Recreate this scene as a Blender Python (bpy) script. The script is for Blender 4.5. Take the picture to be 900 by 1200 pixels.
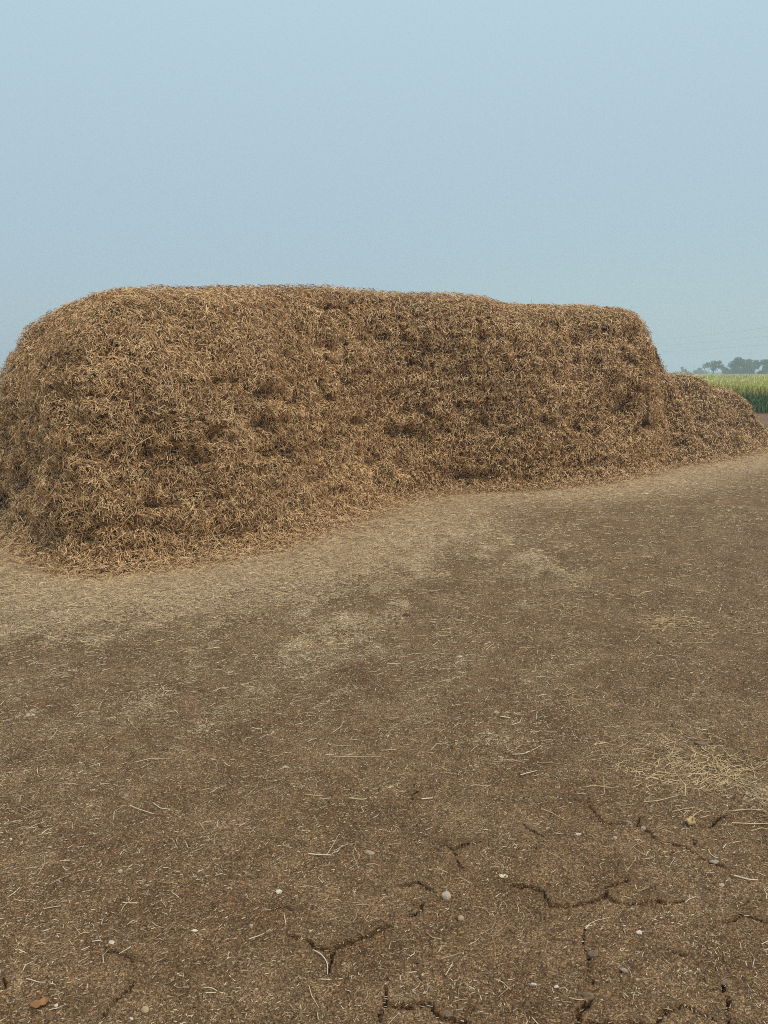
import bpy, math, random
import numpy as np

for o in list(bpy.data.objects):
    bpy.data.objects.remove(o)
scene = bpy.context.scene
col = scene.collection
R = math.radians

# ------------------------------------------------------------------ camera
EYE = 1.6                       # metres above the yard
FPX = 906.0                     # focal length in units where the frame is 900 x 1200
PITCH = R(10.38)
cam_data = bpy.data.cameras.new('camera')
cam = bpy.data.objects.new('camera', cam_data)
col.objects.link(cam)
cam.location = (0, 0, EYE)
cam.rotation_euler = (R(90) - PITCH, 0, 0)
cam_data.sensor_fit = 'VERTICAL'
cam_data.sensor_height = 24.0
cam_data.lens = 24.0 * FPX / 1200.0
cam_data.clip_start = 0.05
cam_data.clip_end = 6000
scene.camera = cam
scene.render.resolution_x = 768
scene.render.resolution_y = 1024
scene.cycles.volume_bounces = 2
scene.cycles.use_denoising = False
scene.cycles.filter_width = 1.0

# ------------------------------------------------------------------ sky, sun, exposure
SUN_EL, SUN_AZ = 62.0, 132.0     # azimuth: clockwise from +Y (high, behind the camera to the right, veiled by haze)
world = bpy.data.worlds.new('World')
scene.world = world
world.use_nodes = True
wn = world.node_tree
for n in list(wn.nodes):
    wn.nodes.remove(n)
sky_tex = wn.nodes.new('ShaderNodeTexSky')
sky_tex.sky_type = 'NISHITA'
sky_tex.sun_disc = False
sky_tex.sun_elevation = R(SUN_EL)
sky_tex.sun_rotation = R(SUN_AZ)
sky_tex.altitude = 0
sky_tex.air_density = 1.0
sky_tex.dust_density = 1.0
sky_tex.ozone_density = 1.0
# even veil of thin high cloud and dust over the clear sky, a little brighter overhead as such skies are
veil = wn.nodes.new('ShaderNodeMix'); veil.data_type = 'RGBA'
veil.inputs[0].default_value = 0.8
wgeo = wn.nodes.new('ShaderNodeTexCoord'); wsep = wn.nodes.new('ShaderNodeSeparateXYZ')
wn.links.new(wgeo.outputs['Generated'], wsep.inputs[0])
wr = wn.nodes.new('ShaderNodeMapRange'); wr.data_type = 'FLOAT'
wr.inputs['From Min'].default_value = 0; wr.inputs['From Max'].default_value = 1
wr.inputs['To Min'].default_value = 0.755; wr.inputs['To Max'].default_value = 1.6
wn.links.new(wsep.outputs['Z'], wr.inputs['Value'])
wv = wn.nodes.new('ShaderNodeVectorMath'); wv.operation = 'SCALE'
wv.inputs[0].default_value = (5.15, 6.8, 7.6)
wn.links.new(wr.outputs['Result'], wv.inputs['Scale'])
wn.links.new(wv.outputs['Vector'], veil.inputs[7])
bg = wn.nodes.new('ShaderNodeBackground')
bg.inputs['Strength'].default_value = 0.1
wout = wn.nodes.new('ShaderNodeOutputWorld')
wn.links.new(sky_tex.outputs['Color'], veil.inputs[6])
wn.links.new(veil.outputs[2], bg.inputs['Color'])
wn.links.new(bg.outputs['Background'], wout.inputs['Surface'])

sun_data = bpy.data.lights.new('sun', 'SUN')
sun_data.energy = 2.55
sun_data.angle = R(32)
sun_data.color = (1.0, 0.89, 0.74)
sun = bpy.data.objects.new('sun', sun_data)
col.objects.link(sun)
sun.rotation_euler = (R(90 - SUN_EL), 0, R(180 - SUN_AZ))

scene.view_settings.view_transform = 'Standard'
scene.view_settings.look = 'None'
scene.view_settings.gamma = 1
scene.view_settings.use_curve_mapping = False
scene.view_settings.exposure = 0.0

# ------------------------------------------------------------------ helpers
#BEGIN_NUMPY
rng = np.random.default_rng(7)

def ground_at(px, py):
    """point of the yard (z = 0) on the sight line through a photo pixel"""
    x = (px - 450.0) / FPX
    y = (600.0 - py) / FPX
    dy = math.cos(PITCH) + y * math.sin(PITCH)
    dz = -math.sin(PITCH) + y * math.cos(PITCH)
    t = -EYE / dz
    return np.array([x * t, dy * t])

def _hash(ix, iy, iz, seed):
    h = (ix.astype(np.int64) * 374761393 + iy.astype(np.int64) * 668265263
         + iz.astype(np.int64) * 2147483647 + seed * 144665) & 0xffffffff
    h = ((h ^ (h >> 13)) * 1274126177) & 0xffffffff
    h = ((h ^ (h >> 16)) * 2246822519) & 0xffffffff
    return ((h ^ (h >> 15)) & 0xffffff).astype(np.float64) / float(0xffffff)

def noise3(p, seed=0):
    p = np.asarray(p, float)
    i = np.floor(p).astype(np.int64)
    f = p - i
    u = f * f * (3 - 2 * f)
    r = 0
    for a in (0, 1):
        for b in (0, 1):
            for c in (0, 1):
                w = (u[:, 0] if a else 1 - u[:, 0]) * (u[:, 1] if b else 1 - u[:, 1]) * (u[:, 2] if c else 1 - u[:, 2])
                r = r + w * _hash(i[:, 0] + a, i[:, 1] + b, i[:, 2] + c, seed)
    return r * 2 - 1

def noise2(x, y, seed=0):
    return noise3(np.stack([x, y, np.zeros_like(x) + 0.5], 1), seed)

def fbm2(x, y, seed=0, octaves=3):
    r, a = 0, 1.0
    for k in range(octaves):
        r = r + a * noise2(x * 2 ** k, y * 2 ** k, seed + k)
        a *= 0.5
    return r / 1.75

def sstep(a, b, x):
    t = np.clip((x - a) / (b - a), 0, 1)
    return t * t * (3 - 2 * t)

def closed_curve(pts, n):
    """closed Catmull-Rom through rows of pts (any number of columns), n samples even in arc length"""
    P = np.asarray(pts, float)
    m = len(P)
    out = []
    for k in range(m):
        p0, p1, p2, p3 = P[k - 1], P[k], P[(k + 1) % m], P[(k + 2) % m]
        t = np.linspace(0, 1, 40, endpoint=False)[:, None]
        out.append(0.5 * (2 * p1 + (p2 - p0) * t + (2 * p0 - 5 * p1 + 4 * p2 - p3) * t ** 2 + (3 * p1 - p0 - 3 * p2 + p3) * t ** 3))
    C = np.concatenate(out)
    C2 = np.concatenate([C, C[:1]])
    d = np.r_[0, np.cumsum(np.linalg.norm(np.diff(C2[:, :2], axis=0), axis=1))]
    s = np.linspace(0, d[-1], n, endpoint=False)
    return np.stack([np.interp(s, d, C2[:, k]) for k in range(P.shape[1])], 1)

def closest_on_path(path, q):
    """nearest point of an open polyline for rows of q, with arc position"""
    best = np.full(len(q), 1e9); bp = np.zeros((len(q), 2)); bs = np.zeros(len(q)); s0 = 0
    for a, b in zip(path[:-1], path[1:]):
        a = np.asarray(a, float); b = np.asarray(b, float); ab = b - a; L = np.linalg.norm(ab)
        t = np.clip(((q - a) @ ab) / (L * L), 0, 1)
        p = a + t[:, None] * ab
        d = np.linalg.norm(q - p, axis=1)
        k = d < best
        best[k] = d[k]; bp[k] = p[k]; bs[k] = s0 + t[k] * L
        s0 += L
    return bp, bs, best

# ------------------------------------------------------------------ shape of the straw stack
# control points round the foot: x, y, foot slope width, wall lean, shoulder width
MAIN_OUT = [(-4.38, 8.78, .03, .38, 1.12), (-3.73, 7.40, .10, .32, 1.05), (-2.98, 6.32, .18, .38, 1.0), (-2.14, 5.82, .32, .62, .9),
            (-0.85, 6.75, .45, .55, .8), (-0.15, 8.10, .55, .45, .85), (0.65, 9.75, .30, .35, .8), (2.15, 10.25, .25, .32, .6),
            (3.50, 11.12, .28, .44, .45), (4.45, 12.3, .15, .25, .36), (5.15, 13.9, .2, .32, .36), (4.4, 15.3, .2, .25, .5),
            (2.0, 14.3, .2, .25, .8), (-0.5, 12.1, .2, .25, .8), (-3.0, 10.3, .2, .3, 1.1)]
MAIN_SPINE = [(-2.55, 8.25), (-1.3, 9.3), (0.9, 11.7), (3.75, 13.6)]
MAIN_H = ([0, 1.2, 2.4, 3.6, 4.8, 5.6, 6.4, 7.2, 8.4], [2.39, 2.50, 2.61, 2.62, 2.68, 2.57, 2.60, 2.62, 2.60])
HEAP_OUT = [(3.6, 11.7, .3, .5, .6), (5.0, 12.75, .3, .5, .7), (6.4, 13.9, .4, .6, .7), (7.7, 15.3, .4, .6, .7), (8.6, 16.9, .3, .6, .7),
            (8.0, 18.4, .3, .4, .7), (6.4, 18.2, .3, .4, .7), (4.8, 16.8, .3, .4, .7), (3.9, 14.5, .3, .4, .7)]
HEAP_SPINE = [(4.6, 13.6), (5.6, 14.9), (6.6, 16.3)]
HEAP_H = ([0, .25, .5, .75, 1.0, 1.3, 2.0, 3.2], [1.98, 1.95, 1.84, 1.60, 1.42, 1.40, 1.55, 1.25])

HOLLOWS = [(-8, 588, 22, 22, .40), (95, 492, 14, 7, .20), (60, 458, 26, 8, .14), (255, 514, 24, 8, .26), (240, 540, 18, 7, .20), (190, 590, 26, 8, .22), (200, 618, 34, 6, .18), (104, 632, 16, 11, .26), (66, 626, 14, 8, .22),
           (275, 443, 26, 7, .18), (205, 405, 20, 6, .12), (160, 380, 26, 5, .10), (310, 462, 18, 10, .26), (305, 500, 22, 12, .26), (320, 530, 26, 9, .22), (345, 470, 12, 9, .18), (390, 360, 30, 5, .16), (385, 405, 20, 7, .18),
           (430, 350, 36, 5, .10), (467, 463, 9, 9, .22), (420, 495, 30, 7, .18), (475, 545, 10, 14, .22), (440, 540, 14, 8, .18), (400, 620, 16, 6, .16), (565, 393, 9, 8, .28), (595, 432, 10, 12, .26), (600, 380, 8, 22, .16),
           (550, 558, 40, 7, .30), (620, 562, 22, 6, .20), (700, 398, 26, 8, .16), (660, 378, 30, 7, .14), (745, 392, 18, 10, .18), (735, 480, 16, 18, .30), (760, 500, 18, 9, .22), (715, 452, 10, 8, .16), (700, 545, 34, 7, .18), (640, 470, 14, 8, .16),
           (520, 505, 12, 7, .16), (150, 645, 20, 6, .12), (20, 560, 8, 12, .12), (130, 545, 12, 8, .16), (370, 560, 18, 7, .16), (255, 585, 18, 6, .16), (820, 490, 12, 6, .16), (860, 500, 14, 6, .16), (800, 520, 14, 6, .14)]

def pile_surface(outline, spine, htab, ns, nt, seed, smooth=False):
    """grid (ns, nt, 3) of the pile from foot to crown, and its normals"""
    C = closed_curve(outline, ns)
    O, foot, lean, sh = C[:, :2], C[:, 2], C[:, 3], C[:, 4]
    S, arc, dist = closest_on_path(spine, O)
    # smooth the spine feet along the outline so that the crown does not crease
    k = np.hanning(ns // 14 * 2 + 1); k /= k.sum()
    def sm(a): return np.convolve(np.r_[a[-len(k):], a, a[:len(k)]], k, 'same')[len(k):-len(k)]
    S = np.stack([sm(S[:, 0]), sm(S[:, 1])], 1); arc = sm(arc)
    dist = np.linalg.norm(O - S, axis=1)
    sh = np.minimum(sh, np.clip((.82 * dist - foot - lean) / 1.15, .15, None))
    H = np.interp(arc, htab[0], htab[1])
    t = np.linspace(0, 1, nt)
    # profile knots: (t, inset, height) -> foot slope, wall, shoulder, crown
    tk = np.array([0, .12, .30, .52, .60, .68, .76, .86, 1.0])
    inset = np.stack([foot * 0 - .12, foot * .45, foot + lean * .12, foot + lean * .62, foot + lean * .85 + sh * .06, foot + lean + sh * .26,
                      foot + lean + sh * .62, foot + lean + sh * 1.15, dist], 1)
    hgt = np.stack([H * 0 - .06, H * 0 + .09, H * .26, H * .62, H * .74, H * .855, H * .94, H * .98, H * 1.0], 1)
    inset = np.minimum(inset, dist[:, None])
    ins = np.stack([np.interp(t, tk, inset[i]) for i in range(ns)])
    hh = np.stack([np.interp(t, tk, hgt[i]) for i in range(ns)])
    kk = np.ones(max(3, nt // 16) | 1); kk /= kk.sum(); h2 = len(kk) // 2
    for _ in range(2):
        ins = sum(w * np.pad(ins, ((0, 0), (h2, h2)), 'edge')[:, j:j + nt] for j, w in enumerate(kk))
        hh = sum(w * np.pad(hh, ((0, 0), (h2, h2)), 'edge')[:, j:j + nt] for j, w in enumerate(kk))
    f = (ins / dist[:, None])[..., None]
    P = np.concatenate([O[:, None] * (1 - f) + S[:, None] * f, hh[..., None]], 2)
    def normals(P):
        a = np.roll(P, -1, 0) - np.roll(P, 1, 0)
        b = np.gradient(P, axis=1)
        n = np.cross(a, b); n /= np.linalg.norm(n, axis=2, keepdims=True) + 1e-9
        return n
    N = normals(P)
    N[:, -4:] = (0, 0, 1)
    if smooth:
        return P, N
    q = P.reshape(-1, 3)
    w = (np.clip(hh / .25, 0.15, 1) * np.clip((1 - t) * 12, 0, 1)[None]).reshape(-1)
    steep = 1 - np.clip(N[..., 2].reshape(-1), 0, 1)
    d = 0.07 * noise3(q * (0.9, .9, 1.1), seed) + 0.06 * noise3(q * (2.2, 2.2, 3.0), seed + 1)
    # shingled layers: lips of straw that jut out and fall back below
    for sc, amp, sd in ((2.6, .05, 3), (5.0, .045, 4), (8.5, .04, 9)):
        zz = q[:, 2] * sc + 1.1 * noise3(q * 1.4, seed + sd) + .5 * noise3(q * 4.1, seed + sd + 20)
        fr = zz - np.floor(zz)
        lip = np.where(fr > .16, 1 - (fr - .16) / .84, fr / .16) - .5
        d += amp * lip * steep * np.clip(.35 + 1.0 * noise3(q * (1.5, 1.5, 2.5), seed + sd + 40), 0, 1)
    # torn pockets
    for sc, amp, th, sd in ((3.2, .08, .44, 11), (6.0, .12, .38, 12), (11, .15, .30, 13)):
        pk = noise3(q * (sc, sc, sc * 1.7), seed + sd)
        d -= amp * np.clip((pk - th) / .25, 0, 1) * (.25 + .75 * steep)
    d += .03 * noise3(q * 9, seed + 14) + .018 * noise3(q * 20, seed + 15)
    # the torn hollows one can see from the yard: photo pixel, half size in pixels, depth in metres
    y_ = q[:, 1] * math.cos(PITCH) - (q[:, 2] - EYE) * math.sin(PITCH); u_ = q[:, 1] * math.sin(PITCH) + (q[:, 2] - EYE) * math.cos(PITCH)
    ix, iy = 450 + FPX * q[:, 0] / y_, 600 - FPX * u_ / y_
    face = (N.reshape(-1, 3) * (np.array([0, 0, EYE]) - q)).sum(1) > 0
    for cx, cy, rx, ry, dp in HOLLOWS:
        e = ((ix - cx) / (rx * .75)) ** 2 + ((iy - cy + .25 * ry * np.sin(ix * .35)) / ry) ** 2
        d -= face * .68 * dp * np.exp(-e ** 1.5)
    d *= .35 + .65 * np.clip(steep * 1.6, 0, 1)
    P = P + N * (d * w).reshape(ns, nt, 1)
    N2 = normals(P); N2[:, -4:] = (0, 0, 1)
    return P, N2
#END_NUMPY

def tag(o, label=None, cat=None, group=None, kind=None):
    if label: o['label'] = label
    if cat: o['category'] = cat
    if group: o['group'] = group
    if kind: o['kind'] = kind
    return o

def link(name, me, m=None, parent=None, loc=None):
    o = bpy.data.objects.new(name, me)
    col.objects.link(o)
    if m is not None and me is not None and not me.materials: me.materials.append(m)
    if parent is not None: o.parent = parent
    if loc is not None: o.location = loc
    return o

def empty(name, loc=(0, 0, 0)):
    o = link(name, None, loc=loc)
    o.empty_display_size = .2
    return o

def np_mesh(name, V, F, smooth=True, attrs=None):
    """V (n,3), F (m,k) with one face size k"""
    me = bpy.data.meshes.new(name)
    V = np.ascontiguousarray(V, np.float32); F = np.ascontiguousarray(F, np.int32)
    m, k = F.shape
    me.vertices.add(len(V)); me.vertices.foreach_set('co', V.ravel())
    me.loops.add(m * k); me.loops.foreach_set('vertex_index', F.ravel())
    me.polygons.add(m)
    me.polygons.foreach_set('loop_start', np.arange(0, m * k, k, dtype=np.int32))
    try: me.polygons.foreach_set('loop_total', np.full(m, k, np.int32))
    except Exception: pass
    me.polygons.foreach_set('use_smooth', np.full(m, smooth, bool))
    for nm, a in (attrs or {}).items():
        at = me.attributes.new(nm, 'FLOAT', 'POINT'); at.data.foreach_set('value', np.ascontiguousarray(a, np.float32))
    me.update(calc_edges=True)
    return me

def unit(a): return a / (np.linalg.norm(a, axis=-1, keepdims=True) + 1e-9)

def ribbons(P, D, W, L, wid, bend, rnd, name, straight=False):
    """stalks as narrow strips: centre P, direction D, width direction W, bend vector (moves the middle)"""
    n = len(P)
    s, tap, bb = (np.array([-.5, .5]), np.array([1.0, .7]), np.zeros(2)) if straight else (np.array([-.5, 0, .5]), np.array([1.0, 1.0, .55]), np.array([-.5, .5, -.5]))
    k = len(s)
    C = P[:, None] + D[:, None] * (L[:, None] * s)[..., None] + bend[:, None] * bb[None, :, None]
    Wv = W[:, None] * (wid[:, None] * tap * .5)[..., None]
    V = np.stack([C - Wv, C + Wv], 2).reshape(-1, 3)
    b = np.arange(n)[:, None] * (2 * k)
    F = (b + [0, 1, 3, 2]) if straight else np.stack([b + [0, 1, 3, 2], b + [2, 3, 5, 4]], 1).reshape(-1, 4)
    return np_mesh(name, V, F, False, {'rnd': np.repeat(rnd, 2 * k)})

def tube(path, radii, k=6):
    path = np.asarray(path, float); n = len(path)
    T = unit(np.gradient(path, axis=0))
    up = np.array([0.13, 0.21, 0.97]); A = unit(np.cross(T, up)); B = np.cross(T, A)
    a = np.linspace(0, 2 * np.pi, k, endpoint=False)
    V = (path[:, None] + (A[:, None] * np.cos(a)[None, :, None] + B[:, None] * np.sin(a)[None, :, None]) * np.asarray(radii)[:, None, None]).reshape(-1, 3)
    F = [[i * k + j, i * k + (j + 1) % k, (i + 1) * k + (j + 1) % k, (i + 1) * k + j] for i in range(n - 1) for j in range(k)]
    V = np.concatenate([V, path[:1], path[-1:]])
    F += [[len(V) - 2, (j + 1) % k, j, j] for j in range(k)]
    b = (n - 1) * k
    F += [[len(V) - 1, b + j, b + (j + 1) % k, b + (j + 1) % k] for j in range(k)]
    return V, F

def poly_mesh(name, V, F, smooth=False):
    me = bpy.data.meshes.new(name)
    F = [[f[i] for i in range(len(f)) if f[i] != f[i - 1]] for f in F]
    me.from_pydata([tuple(v) for v in V], [], F); me.update()
    me.polygons.foreach_set('use_smooth', [smooth] * len(me.polygons))
    return me

def merge(parts):
    V, F, n = [], [], 0
    for v, f in parts:
        V += [tuple(p) for p in v]; F += [[i + n for i in q] for q in f]; n += len(v)
    return V, F

def box(x0, x1, y0, y1, z0, z1):
    V = [(x, y, z) for z in (z0, z1) for y in (y0, y1) for x in (x0, x1)]
    F = [[0, 2, 3, 1], [4, 5, 7, 6], [0, 1, 5, 4], [2, 6, 7, 3], [0, 4, 6, 2], [1, 3, 7, 5]]
    return V, F

# ------------------------------------------------------------------ materials
def mat(name, rough=.85):
    m = bpy.data.materials.new(name); m.use_nodes = True
    nt = m.node_tree; b = nt.nodes['Principled BSDF']
    b.inputs['Roughness'].default_value = rough
    b.inputs['Specular IOR Level'].default_value = .2
    return m, nt, b

def ramp(nt, stops, fac=None, interp='LINEAR'):
    r = nt.nodes.new('ShaderNodeValToRGB'); e = r.color_ramp.elements; r.color_ramp.interpolation = interp
    while len(e) < len(stops): e.new(.5)
    for el, (p, c) in zip(e, stops):
        el.position = p; el.color = (c[0], c[1], c[2], 1) if not np.isscalar(c) else (c, c, c, 1)
    if fac is not None: nt.links.new(fac, r.inputs['Fac'])
    return r.outputs['Color']

def nz(nt, vec, scale, detail=3, rough=.55):
    n = nt.nodes.new('ShaderNodeTexNoise'); n.inputs['Scale'].default_value = scale
    n.inputs['Detail'].default_value = detail; n.inputs['Roughness'].default_value = rough
    nt.links.new(vec, n.inputs['Vector']); return n.outputs['Fac']

def mix(nt, fac, a, b, mode='MIX'):
    x = nt.nodes.new('ShaderNodeMix'); x.data_type = 'RGBA'; x.blend_type = mode
    for s, v in ((x.inputs[0], fac), (x.inputs[6], a), (x.inputs[7], b)):
        if hasattr(v, 'is_linked') or hasattr(v, 'links'): nt.links.new(v, s)
        else: s.default_value = v if np.isscalar(v) else (*v, 1)
    return x.outputs[2]

def math_node(nt, op, a, b=None):
    x = nt.nodes.new('ShaderNodeMath'); x.operation = op
    for s, v in ((x.inputs[0], a), (x.inputs[1], b)):
        if v is None: continue
        if np.isscalar(v): s.default_value = v
        else: nt.links.new(v, s)
    return x.outputs[0]

def attr(nt, name):
    a = nt.nodes.new('ShaderNodeAttribute'); a.attribute_name = name; return a.outputs['Fac']

def coords(nt): return nt.nodes.new('ShaderNodeTexCoord').outputs['Object']

def bump(nt, b, h, strength, dist):
    x = nt.nodes.new('ShaderNodeBump'); x.inputs['Strength'].default_value = strength; x.inputs['Distance'].default_value = dist
    nt.links.new(h, x.inputs['Height']); nt.links.new(x.outputs['Normal'], b.inputs['Normal']); return x

def tint(stops, g, b_): return [(q, (c[0], c[1] * g, c[2] * b_)) for q, c in stops]

def straw_material(name, stops, trans=.0):
    m, nt, b = mat(name, .75)
    c = ramp(nt, stops, attr(nt, 'rnd'))
    c = mix(nt, .35, c, ramp(nt, [(.3, (.55, .5, .45)), (.7, (1.0, 1.0, 1.0))], nz(nt, coords(nt), 1.3, 2)), 'MULTIPLY')
    c = mix(nt, ramp(nt, [(.45, 0.0), (.75, .16)], nz(nt, coords(nt), .9, 4, .6)), c, ramp(nt, [(0, (.07, .05, .035)), (.5, (.30, .225, .15)), (1, (.62, .52, .38))], attr(nt, 'rnd')))
    nt.links.new(c, b.inputs['Base Color'])
    return m

M_STACK = straw_material('stack_straw', tint([(0, (.10, .056, .025)), (.22, (.30, .182, .086)), (.5, (.66, .44, .230)), (.78, (.84, .62, .355)), (1, (.92, .76, .52))], .875, .75))
M_LITTER = straw_material('ground_straw', tint([(0, (.20, .125, .062)), (.3, (.40, .275, .15)), (.7, (.58, .425, .245)), (1, (.74, .61, .42))], .915, .83))
M_CHAFF = straw_material('pale_chaff', [(0, (.09, .053, .028)), (.25, (.28, .19, .105)), (.6, (.50, .375, .235)), (1, (.74, .61, .44))])
M_PATCH = straw_material('fresh_straw', tint([(0, (.24, .15, .07)), (.4, (.45, .32, .17)), (1, (.64, .49, .29))], .94, .88))

m, nt, b = mat('gap_shade_straw', .95)
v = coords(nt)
c = ramp(nt, [(.3, (.055, .027, .012)), (.5, (.10, .052, .023)), (.72, (.20, .112, .050))], nz(nt, v, 70, 3, .75))  # inner straw coloured extra dark: shade of the gaps between stalks is painted in
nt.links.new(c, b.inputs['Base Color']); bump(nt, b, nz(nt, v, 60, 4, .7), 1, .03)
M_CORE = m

m, nt, b = mat('dry_soil', .95)
v = coords(nt)
soil = ramp(nt, [(.28, (.122, .065, .030)), (.5, (.156, .090, .044)), (.75, (.196, .120, .064))], nz(nt, v, 2.2, 5, .6))
soil = mix(nt, .8, soil, ramp(nt, [(.3, (.82, .79, .76)), (.7, (1.18, 1.2, 1.22))], nz(nt, v, 4.5, 4, .6)), 'MULTIPLY')
for sc_, am in ((310, .9), (150, .7), (64, .25), (14, .2)):
    g_ = ramp(nt, [(.35, (.30, .27, .25)), (.5, (.95, .95, .95)), (.64, (2.0, 2.0, 1.95))], nz(nt, v, sc_, 2, .7))
    soil = mix(nt, am, soil, g_, 'MULTIPLY')
vo = nt.nodes.new('ShaderNodeTexVoronoi'); vo.inputs['Scale'].default_value = 95; nt.links.new(v, vo.inputs['Vector'])
spk = math_node(nt, 'LESS_THAN', vo.outputs['Distance'], .26)
hsh = nt.nodes.new('ShaderNodeSeparateColor'); nt.links.new(vo.outputs['Color'], hsh.inputs[0])
spk = math_node(nt, 'MULTIPLY', spk, math_node(nt, 'GREATER_THAN', hsh.outputs[0], .38))
soil = mix(nt, math_node(nt, 'MULTIPLY', spk, .7), soil, mix(nt, hsh.outputs[1], (.20, .135, .080), (.50, .39, .27)))
chaff = ramp(nt, [(.36, (.11, .056, .024)), (.5, (.42, .285, .155)), (.64, (.84, .66, .42))], nz(nt, v, 110, 3, .75))
chaff = mix(nt, .7, chaff, ramp(nt, [(.34, (.36, .33, .30)), (.5, (.9, .9, .9)), (.66, (1.5, 1.5, 1.5))], nz(nt, v, 36, 4, .8)), 'MULTIPLY')
# covered share of the soil follows the litter: flecks, then mats
fl = math_node(nt, 'ADD', math_node(nt, 'MULTIPLY', nz(nt, v, 150, 2, .7), .55), math_node(nt, 'MULTIPLY', nz(nt, v, 38, 3, .75), .45))
lit = math_node(nt, 'SUBTRACT', fl, math_node(nt, 'SUBTRACT', .64, math_node(nt, 'MULTIPLY', attr(nt, 'litter'), .27)))
lit = ramp(nt, [(.0, 0.0), (.05, 1.0)], lit)
cl = mix(nt, lit, soil, chaff)
nt.links.new(cl, b.inputs['Base Color'])
hgt = math_node(nt, 'ADD', math_node(nt, 'MULTIPLY', nz(nt, v, 60, 4, .75), .6), math_node(nt, 'MULTIPLY', nz(nt, v, 190, 3, .7), .35))
bump(nt, b, hgt, 1.0, .016)
M_SOIL = m

def simple(name, stops, scale, rough=.9, bmp=.0, dist=.01):
    m, nt, b = mat(name, rough); v = coords(nt); f = nz(nt, v, scale, 4, .65)
    nt.links.new(ramp(nt, stops, f), b.inputs['Base Color'])
    if bmp: bump(nt, b, f, bmp, dist)
    return m
M_CRUMB = simple('soil_crumbs', [(.3, (.115, .064, .031)), (.5, (.175, .108, .058)), (.72, (.29, .195, .115))], 3.1)
M_WHITE = simple('chalky_white', [(.3, (.46, .38, .29)), (.7, (.70, .61, .49))], 90, .8, .4, .002)
M_GREY = simple('grey_stone', [(.3, (.22, .165, .115)), (.7, (.37, .295, .22))], 80, .9, .6, .003)
M_PALE = simple('pale_stone', [(.3, (.34, .26, .18)), (.7, (.52, .42, .31))], 80, .9, .4, .002)
M_TAN = simple('tan_stone', [(.3, (.30, .20, .11)), (.7, (.46, .34, .21))], 90, .9, .4, .002)
M_CLOD = simple('earth_clod', [(.3, (.13, .085, .052)), (.7, (.23, .165, .11))], 90, .95, .8, .004)
M_DARK = simple('dark_clod', [(.3, (.045, .03, .02)), (.7, (.10, .07, .045))], 90, .95, .8, .004)
M_STALK = simple('pale_stalk', [(.3, (.50, .40, .27)), (.7, (.70, .60, .46))], 60, .7)
M_STALKY = simple('yellow_stalk', [(.3, (.42, .30, .16)), (.7, (.62, .48, .29))], 60, .7)
M_LEAF = simple('dry_leaf', [(.3, (.20, .10, .04)), (.7, (.34, .18, .075))], 60, .8)
M_HUSK = simple('yellow_husk', [(.3, (.42, .29, .13)), (.7, (.60, .45, .25))], 60, .8)
M_BARK = simple('bark', [(.3, (.07, .05, .035)), (.7, (.14, .10, .07))], 4, .9)
M_POLE = simple('weathered_pole', [(.3, (.14, .13, .12)), (.7, (.22, .21, .19))], 3, .9)
M_WIRE = simple('wire', [(.3, (.06, .06, .06)), (.7, (.10, .10, .10))], 3, .6)
M_BRICK = simple('red_wall', [(.3, (.26, .11, .075)), (.7, (.36, .17, .12))], 1.5, .9)
M_ROOF = simple('sheet_roof', [(.3, (.25, .22, .21)), (.7, (.34, .30, .28))], 1.0, .7)
M_DOOR = simple('dark_door', [(.3, (.05, .05, .06)), (.7, (.08, .08, .09))], 2, .7)

def leaf_material(name, stops):
    m, nt, b = mat(name, .6)
    nt.links.new(ramp(nt, stops, attr(nt, 'rnd')), b.inputs['Base Color'])
    return m
M_WHEAT = leaf_material('ripening_crop', [(0, (.24, .24, .045)), (.5, (.42, .39, .10)), (1, (.60, .52, .19))])
M_MARGIN = leaf_material('dark_green_leaves', [(0, (.028, .068, .015)), (.5, (.07, .14, .033)), (.8, (.14, .21, .06)), (1, (.40, .42, .24))])
M_TREE_D = leaf_material('dark_foliage', [(0, (.025, .05, .02)), (.6, (.05, .085, .035)), (1, (.09, .12, .055))])
M_TREE_L = leaf_material('olive_foliage', [(0, (.07, .085, .03)), (.6, (.12, .13, .05)), (1, (.19, .18, .085))])
M_CANOPY = simple('crop_canopy', [(.3, (.32, .31, .085)), (.7, (.48, .44, .16))], .8)

# ------------------------------------------------------------------ litter of straw on the yard (0..1 by place)
_ol = np.concatenate([closed_curve(MAIN_OUT, 220), closed_curve(HEAP_OUT, 110)])[:, :2]
def dist_to_stack(x, y):
    d = np.full(len(x), 99.0)
    for k in range(0, len(_ol), 1):
        d = np.minimum(d, (x - _ol[k, 0]) ** 2 + (y - _ol[k, 1]) ** 2) if k else (x - _ol[0, 0]) ** 2 + (y - _ol[0, 1]) ** 2
    return np.sqrt(d)

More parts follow.
